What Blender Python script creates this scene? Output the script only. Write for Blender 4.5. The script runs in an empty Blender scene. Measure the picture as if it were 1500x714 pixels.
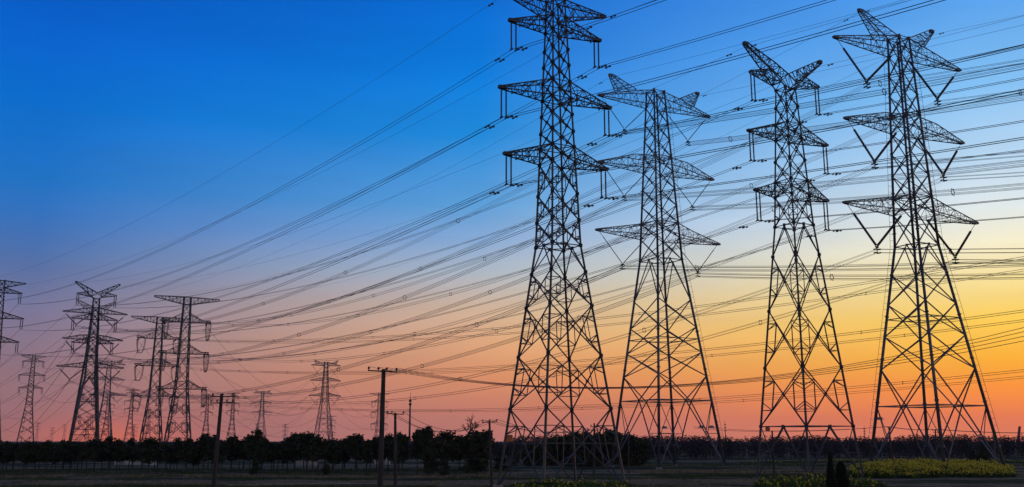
import bpy, bmesh, math, random
from mathutils import Vector, Matrix
R = math.radians
rnd = random.Random(11)
S = bpy.context.scene
COL = S.collection

# ------------------------------------------------------------------ camera, sky, light, exposure
F, TH, EYE = 1390.0, math.atan(288 / 1390.0), 5.0
cd = bpy.data.cameras.new('camera'); cam = bpy.data.objects.new('camera', cd); COL.objects.link(cam)
cd.sensor_width = 36; cd.lens = 36 * F / 1500; cd.clip_start = .5; cd.clip_end = 30000
cam.location = (0, 0, EYE); cam.rotation_euler = (R(90) + TH, 0, 0)
S.camera = cam
vs = S.view_settings
vs.view_transform = 'Standard'; vs.look = 'None'; vs.gamma = 1; vs.exposure = 0; vs.use_curve_mapping = False

SUN_AZ, SUN_EL = 41.0, 1.2          # the sun has just sunk to the horizon, right of the frame


def lin(c):
    return tuple((v / 255 / 12.92) if v / 255 <= .04045 else ((v / 255 + .055) / 1.055) ** 2.4 for v in c)


def make_world():
    w = bpy.data.worlds.new('World'); S.world = w; w.use_nodes = True
    nt = w.node_tree; N = nt.nodes; Lk = nt.links
    for n in list(N): N.remove(n)
    out = N.new('ShaderNodeOutputWorld'); bg = N.new('ShaderNodeBackground'); Lk.new(bg.outputs[0], out.inputs[0])
    tc = N.new('ShaderNodeTexCoord'); sp = N.new('ShaderNodeSeparateXYZ'); Lk.new(tc.outputs['Generated'], sp.inputs[0])

    def m(op, a, b=None, clamp=False):
        n = N.new('ShaderNodeMath'); n.operation = op; n.use_clamp = clamp
        for i, v in enumerate((a, b)):
            if v is None: continue
            if isinstance(v, (int, float)): n.inputs[i].default_value = v
            else: Lk.new(v, n.inputs[i])
        return n.outputs[0]
    el = m('DIVIDE', m('ARCSINE', sp.outputs[2]), R(45), True)
    az = m('ARCTAN2', sp.outputs[0], sp.outputs[1])                 # 0 straight ahead, positive to the right
    aaz = m('ABSOLUTE', az)

    def ramp(rows):
        n = N.new('ShaderNodeValToRGB'); e = n.color_ramp.elements; n.color_ramp.interpolation = 'LINEAR'
        for i, (a, c) in enumerate(rows):
            x = e[i] if i < 2 else e.new(a / 45)
            x.position = a / 45; x.color = lin(c) + (1,)
        Lk.new(el, n.inputs[0]); return n.outputs[0]
    cool = ramp([(0, (162, 112, 112)), (1.7, (158, 113, 117)), (3.8, (147, 116, 128)), (5.8, (131, 117, 142)), (7.9, (106, 115, 156)),
                 (10, (76, 112, 172)), (12, (50, 112, 188)), (14, (26, 114, 198)), (18.2, (0, 107, 203)), (22, (0, 95, 200)), (26, (0, 79, 184)), (32, (14, 62, 140)), (45, (34, 48, 84))])
    mid = ramp([(0, (200, 124, 112)), (1.7, (207, 128, 106)), (3.8, (221, 146, 104)), (5.8, (223, 167, 126)), (7.9, (208, 179, 155)),
                (10, (172, 183, 196)), (12, (132, 168, 212)), (14, (90, 157, 215)), (18.2, (26, 137, 218)), (22, (0, 121, 216)), (26, (0, 107, 210)), (32, (14, 80, 160)), (45, (36, 52, 88))])
    warm = ramp([(0, (240, 132, 96)), (1.2, (250, 128, 76)), (2.8, (255, 148, 54)), (4.4, (255, 180, 52)), (6.5, (255, 209, 88)), (8.5, (249, 226, 154)),
                 (10.5, (244, 236, 204)), (12.5, (226, 236, 238)), (15, (186, 218, 244)), (19, (128, 190, 242)), (23, (92, 165, 238)), (27, (62, 143, 230)), (34, (40, 98, 180)), (45, (40, 56, 92))])
    anti = ramp([(0, (178, 162, 162)), (6, (186, 172, 174)), (12, (172, 166, 178)), (20, (148, 144, 162)), (32, (104, 110, 138)), (45, (62, 72, 106))])

    def mix(f, a, b):
        n = N.new('ShaderNodeMix'); n.data_type = 'RGBA'; n.clamp_factor = True
        Lk.new(f, n.inputs[0]); Lk.new(a, n.inputs[6]); Lk.new(b, n.inputs[7]); return n.outputs[2]

    def mr(v, a, b):
        n = N.new('ShaderNodeMapRange'); n.inputs[1].default_value = a; n.inputs[2].default_value = b
        Lk.new(v, n.inputs[0]); return n.outputs[0]
    c = mix(mr(az, R(-27), R(-2)), cool, mid)
    c = mix(mr(az, R(-2), R(27)), c, warm)
    # afterglow low behind the western pylons
    da = m('DIVIDE', m('SUBTRACT', az, R(-22.5)), R(4.5)); de = m('DIVIDE', m('MULTIPLY', el, R(45)), R(1.3))
    gl = m('MULTIPLY', m('EXPONENT', m('MULTIPLY', m('ADD', m('MULTIPLY', da, da), m('MULTIPLY', de, de)), -1)), .7)
    rgb = N.new('ShaderNodeRGB'); rgb.outputs[0].default_value = lin((236, 112, 74)) + (1,)
    c = mix(gl, c, rgb.outputs[0])
    c = mix(mr(aaz, R(65), R(125)), c, anti)
    # faint unevenness of the air
    mp = N.new('ShaderNodeMapping'); mp.inputs['Scale'].default_value = (1.6, 1.6, 9); Lk.new(tc.outputs['Generated'], mp.inputs[0])
    nz = N.new('ShaderNodeTexNoise'); nz.inputs['Scale'].default_value = 2.6; nz.inputs['Detail'].default_value = 6; nz.inputs['Roughness'].default_value = .6; Lk.new(mp.outputs[0], nz.inputs[0])
    k = N.new('ShaderNodeMapRange'); k.inputs[1].default_value = .3; k.inputs[2].default_value = .7; k.inputs[3].default_value = .95; k.inputs[4].default_value = 1.05; Lk.new(nz.outputs[0], k.inputs[0])
    sc_ = N.new('ShaderNodeVectorMath'); sc_.operation = 'SCALE'; Lk.new(c, sc_.inputs[0]); Lk.new(k.outputs[0], sc_.inputs['Scale']); c = sc_.outputs[0]
    # a little of the physical sky on top of the measured dusk colours
    sky = N.new('ShaderNodeTexSky'); sky.sky_type = 'NISHITA'; sky.sun_disc = False
    sky.sun_elevation = R(SUN_EL); sky.sun_rotation = R(SUN_AZ); sky.dust_density = 1.5
    add = N.new('ShaderNodeMix'); add.data_type = 'RGBA'; add.blend_type = 'ADD'; add.inputs[0].default_value = .004
    Lk.new(c, add.inputs[6]); Lk.new(sky.outputs[0], add.inputs[7])
    Lk.new(add.outputs[2], bg.inputs[0]); bg.inputs[1].default_value = 1.02


make_world()
sd = bpy.data.lights.new('sun', 'SUN'); so = bpy.data.objects.new('sun', sd); COL.objects.link(so)
sd.energy = .16; sd.angle = R(4); sd.color = (1, .58, .34)
sdir = Vector((math.sin(R(SUN_AZ)) * math.cos(R(SUN_EL)), math.cos(R(SUN_AZ)) * math.cos(R(SUN_EL)), math.sin(R(SUN_EL))))
so.rotation_euler = (-sdir).to_track_quat('-Z', 'Y').to_euler(); so.location = (60, 60, 90)


# ------------------------------------------------------------------ helpers
def scale_at(D, zr): return (D * math.cos(TH) + zr * math.sin(TH)) / F


def gx(px, D, z=0.0):
    """x of a point seen at picture column px, D metres ahead, z metres up"""
    return (px - 750) * scale_at(D, z - EYE)


def zy(y, D): return EYE + D * math.tan(TH + math.atan((357 - y) / F))


def tag(o, label=None, cat=None, group=None, kind=None):
    if label: o['label'] = label
    if cat: o['category'] = cat
    if group: o['group'] = group
    if kind: o['kind'] = kind
    return o


def empty(name, loc=(0, 0, 0), rz=0.0, sc=1.0):
    o = bpy.data.objects.new(name, None); COL.objects.link(o); o.location = loc; o.rotation_euler = (0, 0, rz); o.scale = (sc,) * 3
    o.empty_display_size = .5
    return o


def link_mesh(name, me, parent=None):
    o = bpy.data.objects.new(name, me); COL.objects.link(o)
    if parent: o.parent = parent
    return o


def copy_tree(o, parent=None):
    c = o.copy(); COL.objects.link(c)
    if parent: c.parent = parent
    for ch in o.children: copy_tree(ch, c)
    return c


class MB:
    def __init__(s): s.v = []; s.f = []

    def seg(s, a, b, r0, r1=None, n=4, cap=True):
        a = Vector(a); b = Vector(b); r1 = r0 if r1 is None else r1
        d = b - a
        if d.length < 1e-5: return
        d.normalize()
        u = d.cross(Vector((0, 0, 1)))
        if u.length < .02: u = Vector((1, 0, 0))
        u.normalize(); w = d.cross(u)
        k = len(s.v); off = math.pi / 4 if n == 4 else 0
        for p, r in ((a, r0), (b, r1)):
            for i in range(n):
                t = off + 2 * math.pi * i / n
                s.v.append(p + (u * math.cos(t) + w * math.sin(t)) * r)
        for i in range(n):
            j = (i + 1) % n
            s.f.append((k + i, k + j, k + n + j, k + n + i))
        if cap:
            s.f.append(tuple(k + i for i in reversed(range(n)))); s.f.append(tuple(k + n + i for i in range(n)))

    def box(s, c, sx, sy, sz, rz=0.0):
        k = len(s.v); ca, sa = math.cos(rz), math.sin(rz)
        for z in (-.5, .5):
            for x, y in ((-.5, -.5), (.5, -.5), (.5, .5), (-.5, .5)):
                X, Y = x * sx, y * sy
                s.v.append(Vector((c[0] + X * ca - Y * sa, c[1] + X * sa + Y * ca, c[2] + z * sz)))
        for q in ((3, 2, 1, 0), (4, 5, 6, 7), (0, 1, 5, 4), (1, 2, 6, 5), (2, 3, 7, 6), (3, 0, 4, 7)):
            s.f.append(tuple(k + i for i in q))

    def path(s, pts, rad, n=6):
        """tube through pts; rad a number or one radius per point"""
        pts = [Vector(p) for p in pts]; rad = rad if isinstance(rad, (list, tuple)) else [rad] * len(pts)
        k0 = len(s.v)
        for i, p in enumerate(pts):
            d = (pts[min(i + 1, len(pts) - 1)] - pts[max(i - 1, 0)])
            d.normalize() if d.length else None
            u = d.cross(Vector((0, 0, 1)))
            if u.length < .05: u = Vector((1, 0, 0))
            u.normalize(); w = d.cross(u)
            for j in range(n):
                t = 2 * math.pi * j / n
                s.v.append(p + (u * math.cos(t) + w * math.sin(t)) * rad[i])
        for i in range(len(pts) - 1):
            for j in range(n):
                a = k0 + i * n + j; b = k0 + i * n + (j + 1) % n
                s.f.append((a, b, b + n, a + n))
        s.f.append(tuple(k0 + i for i in reversed(range(n)))); s.f.append(tuple(len(s.v) - n + i for i in range(n)))

    def mesh(s, name, mat, smooth=False):
        me = bpy.data.meshes.new(name); me.from_pydata(s.v, [], s.f); me.materials.append(mat)
        if smooth: me.polygons.foreach_set('use_smooth', [True] * len(me.polygons))
        me.update(); return me

    def obj(s, name, mat, parent=None, smooth=False):
        return link_mesh(name, s.mesh(name, mat, smooth), parent)


# ------------------------------------------------------------------ materials
def mat(name, col, rough=.6, metal=0.0, var=.25, scale=3.0, col2=None, spec=.5, stretch=(1, 1, 1), trans=0.0):
    m = bpy.data.materials.new(name); m.use_nodes = True; nt = m.node_tree; b = nt.nodes['Principled BSDF']
    tc = nt.nodes.new('ShaderNodeTexCoord'); mp = nt.nodes.new('ShaderNodeMapping'); mp.inputs['Scale'].default_value = stretch
    nz = nt.nodes.new('ShaderNodeTexNoise'); nz.inputs['Scale'].default_value = scale; nz.inputs['Detail'].default_value = 4
    rp = nt.nodes.new('ShaderNodeValToRGB'); e = rp.color_ramp.elements
    c2 = col2 or tuple(v * (1 - var) for v in col)
    e[0].position = .38; e[1].position = .64; e[0].color = tuple(c2) + (1,); e[1].color = tuple(col) + (1,)
    nt.links.new(tc.outputs['Object'], mp.inputs[0]); nt.links.new(mp.outputs[0], nz.inputs[0])
    nt.links.new(nz.outputs[0], rp.inputs[0]); nt.links.new(rp.outputs[0], b.inputs['Base Color'])
    b.inputs['Roughness'].default_value = rough; b.inputs['Metallic'].default_value = metal
    b.inputs['Specular IOR Level'].default_value = spec
    return m


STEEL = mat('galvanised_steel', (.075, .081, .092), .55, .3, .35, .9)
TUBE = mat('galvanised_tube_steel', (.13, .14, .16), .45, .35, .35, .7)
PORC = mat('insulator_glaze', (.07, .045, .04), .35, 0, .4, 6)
WIRE = mat('aluminium_conductor', (.10, .10, .11), .6, .2, .2, 2)
CONC = mat('concrete', (.34, .33, .31), .9, 0, .3, 2)
POLE = mat('weathered_concrete_pole', (.062, .052, .047), .9, 0, .4, 2.5, stretch=(1, 1, .2))
PIN = mat('dark_fittings', (.05, .05, .055), .6, .3)
SIGN = mat('orange_sign_paint', (.62, .20, .06), .6)
GREYBOX = mat('grey_box_paint', (.22, .25, .3), .5)


# ------------------------------------------------------------------ lattice towers
def truss(mb, quads, ns, rc, rb, seal=True):
    """a lattice beam through a row of 4-corner frames (low front, low back, up front, up back)"""
    fr = []
    for i in range(len(quads) - 1):
        for k in range(ns[i]):
            t = k / ns[i]
            fr.append([Vector(a).lerp(Vector(b), t) for a, b in zip(quads[i], quads[i + 1])])
    fr.append([Vector(p) for p in quads[-1]])
    for i in range(len(fr) - 1):
        A, B = fr[i], fr[i + 1]
        for j in range(4): mb.seg(A[j], B[j], rc)
        for lo, up in ((0, 2), (1, 3)):                     # two upright faces: posts and zigzag
            if i: mb.seg(A[lo], A[up], rb)
            mb.seg(A[lo], B[up], rb) if i % 2 else mb.seg(A[up], B[lo], rb)
        mb.seg(A[0], A[1], rb); mb.seg(A[2], A[3], rb)
        mb.seg(A[0], B[1], rb) if i % 2 else mb.seg(A[1], B[0], rb)
        mb.seg(A[2], B[3], rb) if i % 2 == 0 else mb.seg(A[3], B[2], rb)
    E_ = fr[-1]
    for a, b in ((0, 1), (2, 3), (0, 2), (1, 3)): mb.seg(E_[a], E_[b], rc)


def arm_quads(s, L, a0, a1, zlo, zup, ztip, tw=.18, knee=None, th=.22):
    q0 = [(s * a0, -a0, zlo), (s * a0, a0, zlo), (s * a1, -a1, zup), (s * a1, a1, zup)]
    q2 = [(s * L, -tw, ztip), (s * L, tw, ztip), (s * L, -tw, ztip + th), (s * L, tw, ztip + th)]
    if not knee: return [q0, q2]
    f, zk = knee; x = a0 + f * (L - a0); w = a0 + f * (tw - a0); zl = zlo + f * (ztip - zlo)
    return [q0, [(s * x, -w, zl), (s * x, w, zl), (s * x, -w, zk), (s * x, w, zk)], q2]


def body(root, knots, top, levels, steel, rl, rb, tube=False, plate=.0, flange=False):
    """four legs and the face bracing. knots: (z, half width); levels: (z0, z1, kind, flags)"""
    def A(z):
        for (za, aa), (zb, ab) in zip(knots, knots[1:]):
            if z <= zb: return aa + (ab - aa) * (z - za) / (zb - za)
        return knots[-1][1]
    cs = ((-1, -1), (1, -1), (1, 1), (-1, 1))
    P = lambda k, z: Vector((cs[k % 4][0] * A(z), cs[k % 4][1] * A(z), z))
    for k in range(4):
        mb = MB(); zs = [z for z, _ in knots if z < top] + [top]
        n = 8 if tube else 4
        zs[0] = -.35
        for za, zb in zip(zs, zs[1:]):
            mb.seg(P(k, za), P(k, zb), rl[0] + (rl[1] - rl[0]) * max(za, 0) / top, rl[0] + (rl[1] - rl[0]) * zb / top, n)
        if flange:
            z = 4.0
            while z < top - 2:
                r = (rl[0] + (rl[1] - rl[0]) * z / top) * 1.45
                mb.seg(P(k, z - .09), P(k, z + .09), r, r, 8); z += 7.3
        mb.obj('leg', steel, root, tube)
        fb = MB(); p = P(k, 0); fb.seg((p.x, p.y, -.6), (p.x, p.y, .12), .75, .6, 8); fb.obj('footing', CONC, root)
    mb = MB()
    for z0, z1, kind, fl in levels:
        r = rb[0] + (rb[1] - rb[0]) * z0 / top
        for k in range(4):
            a0, b0, a1, b1 = P(k, z0), P(k + 1, z0), P(k, z1), P(k + 1, z1)
            if kind == 'X':
                mb.seg(a0, b1, r); mb.seg(b0, a1, r)
                w0, w1 = (b0 - a0).length, (b1 - a1).length; t = w0 / (w0 + w1); c = a0.lerp(b1, t)
                if plate: mb.box(c, plate, plate, plate, math.pi / 4)
                if 'm' in fl:                                   # strut through the crossing
                    zc = c.z; mb.seg(P(k, zc), P(k + 1, zc), r * .8)
                if 'd' in fl:
                    zc = c.z; n2 = (P(k + 1, zc) + P(k + 2, zc)) / 2; mb.seg(P(k, zc), P(k + 1, zc), r * .9); mb.seg(c, n2, r * .7)
                if 'r' in fl:                                   # redundant members near each leg
                    q = r * .78
                    for side in (0, 1):
                        lo, hi = (a0, a1) if side == 0 else (b0, b1)
                        kk = k + side; m0 = lo.lerp(c, .5); m1 = hi.lerp(c, .5)
                        g = P(kk, c.z); zf = lambda z: P(kk, z)
                        mb.seg(m0, m1, q); mb.seg(m0, zf(m0.z), q); mb.seg(m1, zf(m1.z), q)
                        mb.seg(m0, zf((m0.z + c.z) / 2), q); mb.seg(m1, zf((m1.z + c.z) / 2), q)
            elif kind in 'AV':
                zm = z1 if kind == 'A' else z0
                m_ = (P(k, zm) + P(k + 1, zm)) / 2
                e0, e1 = (a0, b0) if kind == 'A' else (a1, b1)
                mb.seg(m_, e0, r); mb.seg(m_, e1, r); mb.seg(P(k, zm), P(k + 1, zm), r)
                mb.seg(m_, (P(k + 1, zm) + P(k + 2, zm)) / 2, r * .8)
                if plate: mb.box(m_, plate * 1.1, plate * 1.1, plate, math.pi / 4)
                if 'r' in fl:
                    for e, kk in ((e0, k), (e1, k + 1)):
                        h = m_.lerp(e, .5); q = r * .6
                        mb.seg(h, P(kk, h.z), q); mb.seg(h, P(kk, zm), q); h2 = m_.lerp(e, .75); mb.seg(h2, P(kk, h.z), q)
            if 'h' in fl: mb.seg(a1, b1, r * .9)
            if plate:
                for z in (z0, z1): mb.box(P(k, z), plate, plate, plate * 1.15, 0)
        if 'p' in fl: mb.seg(P(0, z1), P(2, z1), r * .8); mb.seg(P(1, z1), P(3, z1), r * .8)
    mb.obj('bracing', steel, root)
    return A


def string_mesh(L, r, rod=0.0, name='insulator_string', pitch=.19, ang=0.0):
    """ribbed insulator hanging from the origin down -Z, with a link rod above it"""
    mb = MB()
    if rod: mb.seg((0, 0, 0), (0, 0, -rod), .05, .05, 6)
    pts, rad = [], []
    n = max(6, int((L - rod) / pitch))
    for i in range(n):
        z = -rod - (L - rod) * i / n; h = (L - rod) / n
        pts += [(0, 0, z - .05 * h), (0, 0, z - .35 * h), (0, 0, z - .75 * h), (0, 0, z - .95 * h)]; rad += [r * .5, r, r * .85, r * .5]
    mb.path(pts, rad, 8)
    return mb.mesh(name, PORC, False)


def clamp_mesh(w=.5):
    mb = MB(); mb.box((0, 0, -.12), .12, w, .16); mb.seg((0, 0, .08), (0, 0, -.1), .05, .05, 6); mb.seg((0, -w * .6, -.2), (0, w * .6, -.2), .06, .06, 6)
    return mb.mesh('clamp', PIN)


def yoke_mesh(s):
    mb = MB()
    mb.box((0, 0, -.1), .75 * s, .10, .34 * s); mb.seg((0, 0, -.2 * s), (0, 0, -1.15 * s), .05, .05, 6)
    for x in (-.4, .4):
        for z in (-.5, -1.1): mb.box((x * s, 0, z * s), .18 * s, .75 * s, .22 * s)
    mb.seg((-.5 * s, 0, -.5 * s), (.5 * s, 0, -.5 * s), .05, .05, 6); mb.seg((-.5 * s, 0, -1.1 * s), (.5 * s, 0, -1.1 * s), .05, .05, 6)
    return mb.mesh('yoke_clamp', PIN)


def i_strings(root, x, z, L, r, gap, tops):
    """two straight strings side by side; returns the local clamp points"""
    out = []
    sm = tops.setdefault(('i', L, r), string_mesh(L, r, .18)); cm = tops.setdefault('c', clamp_mesh())
    for dx in (-gap / 2, gap / 2):
        o = link_mesh('insulator_string', sm, root); o.location = (x + dx, 0, z)
        c = link_mesh('clamp', cm, o); c.location = (0, 0, -L)
        out.append(Vector((x + dx, 0, z - L - .22)))
    return out


def v_strings(root, p_out, p_in, p_bot, r, rod, tops, ys=1.0):
    for p in (p_out, p_in):
        p = Vector(p); b = Vector(p_bot) + (p - Vector(p_bot)).normalized() * .25
        L = (b - p).length
        me = string_mesh(L, r, rod if p == Vector(p_out) else rod * .35)
        o = link_mesh('insulator_string', me, root); o.location = p
        o.rotation_euler = Vector((0, 0, -1)).rotation_difference((b - p).normalized()).to_euler()
    y = link_mesh('yoke_clamp', tops.setdefault(('y', ys), yoke_mesh(ys)), root); y.location = p_bot
    return [Vector(p_bot) + Vector((0, 0, -.8 * ys))]


def sign_plate(root, p, w=.55):
    mb = MB(); mb.box((0, 0, 0), w, .05, w * 1.1, 0); o = mb.obj('warning_plate', SIGN, root); o.location = p; o.rotation_euler = (0, 0, R(-28)); return o


CACHE = {}


def tower_flat_top(root, cfg):
    """angle-steel tower: flat earth-wire arms on top, three arm levels, straight paired insulators"""
    P = {}; th = cfg['thick']
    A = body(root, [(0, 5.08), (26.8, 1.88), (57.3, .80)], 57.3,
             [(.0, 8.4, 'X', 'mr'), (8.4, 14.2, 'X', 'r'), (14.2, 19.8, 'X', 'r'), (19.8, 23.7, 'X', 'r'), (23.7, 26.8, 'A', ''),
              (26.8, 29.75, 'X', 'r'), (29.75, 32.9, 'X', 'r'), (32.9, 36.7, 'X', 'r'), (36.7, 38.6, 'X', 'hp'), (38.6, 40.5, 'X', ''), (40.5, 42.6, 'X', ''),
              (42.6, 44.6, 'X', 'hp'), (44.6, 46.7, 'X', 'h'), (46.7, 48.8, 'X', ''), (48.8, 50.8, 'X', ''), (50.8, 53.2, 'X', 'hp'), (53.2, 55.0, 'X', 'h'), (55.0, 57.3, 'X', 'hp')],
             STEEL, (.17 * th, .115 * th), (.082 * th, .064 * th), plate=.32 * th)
    for lv, (L, zl, zu) in enumerate(((6.2, 53.2, 55.0), (7.5, 44.65, 46.7), (6.85, 36.75, 38.6))):
        for s in (-1, 1):
            mb = MB(); truss(mb, arm_quads(s, L, A(zl), A(zu), zl, zu, zl + .1, .22), [6], .085 * th, .05 * th)
            mb.box((s * (L - .25), 0, zl + .25), 1.0, .5, .35); mb.seg((s * L * .8, 0, zl), (s * L * .8, 0, zl - .35), .1, .1)
            mb.obj('crossarm', STEEL, root)
            P[lv, s] = i_strings(root, s * (L - .42), zl + .05, 3.3, .115 * th, .62, CACHE)
    for s in (-1, 1):
        mb = MB(); truss(mb, arm_quads(s, 7.1, A(55), A(57.3), 55.0, 57.3, 56.7, .15), [6], .085 * th, .05 * th); mb.box((s * 6.9, 0, 56.8), .7, .4, .3)
        mb.obj('earth_wire_arm', STEEL, root); P['g', s] = [Vector((s * 7.0, 0, 56.5))]
    return P


def tower_y_top(root, cfg):
    """angle-steel tower with a Y of two horns on top and straight paired insulators"""
    P = {}; th = cfg['thick']
    A = body(root, [(0, 4.75), (34.2, 1.82), (54.3, .95)], 54.3,
             [(.0, 6.8, 'A', 'r'), (6.8, 14.6, 'X', 'r'), (14.6, 22.4, 'X', 'r'), (22.4, 30, 'X', 'r'), (30, 34.2, 'A', ''),
              (34.2, 38.4, 'X', 'r'), (38.4, 40.6, 'X', 'hp'), (40.6, 43.6, 'X', ''), (43.6, 46.8, 'X', 'hp'), (46.8, 49, 'X', 'h'), (49, 51.6, 'X', ''), (51.6, 54.3, 'X', 'hp')],
             STEEL, (.215 * th, .135 * th), (.082 * th, .066 * th), plate=.34 * th)
    for lv, (L, zl, zu) in ((1, (7.4, 46.8, 49.0)), (2, (6.75, 38.4, 40.6))):
        for s in (-1, 1):
            mb = MB(); truss(mb, arm_quads(s, L, A(zl), A(zu), zl, zu, zl + .1, .22), [6], .085 * th, .05 * th)
            mb.box((s * (L - .25), 0, zl + .25), .9, .5, .3); mb.obj('crossarm', STEEL, root)
            P[lv, s] = i_strings(root, s * (L - .42), zl + .05, 4.0, .12 * th, .62, CACHE)
    a = A(54.3)
    for s in (-1, 1):
        mb = MB()
        truss(mb, [[(s * a, -a, 54.3), (s * a, a, 54.3), (0, -a * .8, 56.4), (0, a * .8, 56.4)],
                   [(s * 3.1, -.8, 56.3), (s * 3.1, .8, 56.3), (s * 2.3, -.7, 57.7), (s * 2.3, .7, 57.7)],
                   [(s * 7.3, -.2, 59.6), (s * 7.3, .2, 59.6), (s * 7.0, -.2, 60.1), (s * 7.0, .2, 60.1)]], [3, 5], .095 * th, .055 * th)
        mb.box((s * 7.2, 0, 59.9), .6, .5, .5)
        mb.obj('earth_wire_horn', STEEL, root); P['g', s] = [Vector((s * 7.35, 0, 59.3))]
        mb = MB(); truss(mb, [[(s * 1.6, -a, 54.9), (s * 1.6, a, 54.9), (s * 2.9, -.75, 56.7), (s * 2.9, .75, 56.7)],
                              [(s * 6.55, -.2, 55.7), (s * 6.55, .2, 55.7), (s * 6.55, -.2, 55.95), (s * 6.55, .2, 55.95)]], [5], .08 * th, .05 * th)
        mb.seg((s * 1.0, -a, 54.4), (s * 1.6, -a, 54.9), .08); mb.seg((s * 1.0, a, 54.4), (s * 1.6, a, 54.9), .08)
        mb.obj('crossarm', STEEL, root)
        P[0, s] = i_strings(root, s * 6.15, 55.7, 4.0, .12 * th, .62, CACHE)
    return P


def tower_v(root, cfg):
    """tall tube-leg tower: two horns, three arm levels, V insulators"""
    P = {}; th = cfg['thick']; z = cfg['z']
    (zt, zA, zB, zC, zr) = z['top'], z['A'], z['B'], z['C'], z['ring']
    kn = [(0, cfg['a'][0]), (zr, cfg['a'][1]), (zt, cfg['a'][2])]
    n = cfg['nodes']                                            # leg nodes below the waist, top down
    lv = [(0, n[4], 'A', 'r'), (n[4], n[3], 'V', ''), (n[3], n[2], 'X', ''), (n[2], n[1], 'X', cfg['dia'][0]), (n[1], n[0], 'X', cfg['dia'][1]), (n[0], zr, 'A', 'h')]
    lv += [(zr, zC, 'X', ''), (zC, zC + 3.1, 'X', 'hp')]
    up = [zC + 3.1] + [zC + 3.1 + (zB - zC - 3.1) * i / 3 for i in (1, 2, 3)]
    lv += [(a, b, 'X', '') for a, b in zip(up, up[1:])] + [(zB, zB + 3.1, 'X', 'hp')]
    up = [zB + 3.1] + [zB + 3.1 + (zA - zB - 3.1) * i / 3 for i in (1, 2, 3)]
    lv += [(a, b, 'X', '') for a, b in zip(up, up[1:])] + [(zA, zt, 'X', 'hp')]
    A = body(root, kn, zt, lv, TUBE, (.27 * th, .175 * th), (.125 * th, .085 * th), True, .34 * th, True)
    for i, (L, zl, zu, f) in enumerate(((cfg['L'][0], zA, zt - .2, .32), (cfg['L'][1], zB, zB + cfg['up'], .36), (cfg['L'][2], zC, zC + 3.0, .34))):
        for s in (-1, 1):
            mb = MB(); truss(mb, arm_quads(s, L, A(zl), A(zu), zl, zu, zl + .15, .25, (f, zu - cfg['kd'][i]), .3), [3, 5], .10 * th * cfg.get('armk', 1), .045 * th * cfg.get('armk', 1))
            mb.box((s * (L - .35), 0, zl + .3), 1.3, .55, .35); mb.obj('crossarm', TUBE, root)
            xi = A(zl) + .5; xb = (L + xi) / 2 + .1
            P[i, s] = v_strings(root, (s * (L - .6), 0, zl - .05), (s * xi, 0, zl - .1), (s * xb, 0, zl - cfg['V']), cfg['ri'], cfg['rod'], CACHE, cfg.get('ys', 1))
    a = A(zt); H, zh = cfg['horn']
    for s in (-1, 1):
        mb = MB()
        xo = cfg['hr'] * cfg['L'][0]; zo = zA + cfg['hz'][0]; xu, zu_ = cfg['hx'], zA + cfg['hz'][1]
        truss(mb, [[(s * xo, -.75, zo), (s * xo, .75, zo), (s * xu, -a * .8, zu_), (s * xu, a * .8, zu_)],
                   [(s * H, -.22, zh - .3), (s * H, .22, zh - .3), (s * (H - .7), -.22, zh + .2), (s * (H - .7), .22, zh + .2)]], [6], .095 * th, .045 * th)
        mb.box((s * (H - .2), 0, zh), .8, .5, .5)
        mb.obj('earth_wire_horn', TUBE, root); P['g', s] = [Vector((s * (H + .1), 0, zh - .6))]
    for k in cfg.get('rails', ()):                              # climbing rail standing off the leg
        cs = ((-1, -1), (1, -1), (1, 1), (-1, 1))[k]; mb = MB(); prev = None; zz = 3.0
        while zz < zt - 2:
            aa = A(zz); p = Vector((cs[0] * aa, cs[1] * aa, zz)); d = Vector((cs[0], cs[1], 0)).normalized() * .75
            q = p + d
            if prev: mb.seg(prev, q, .035)
            mb.seg(p, q, .03); prev = q; zz += 1.1
        mb.obj('climbing_rail', PIN, root)
    return P


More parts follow.
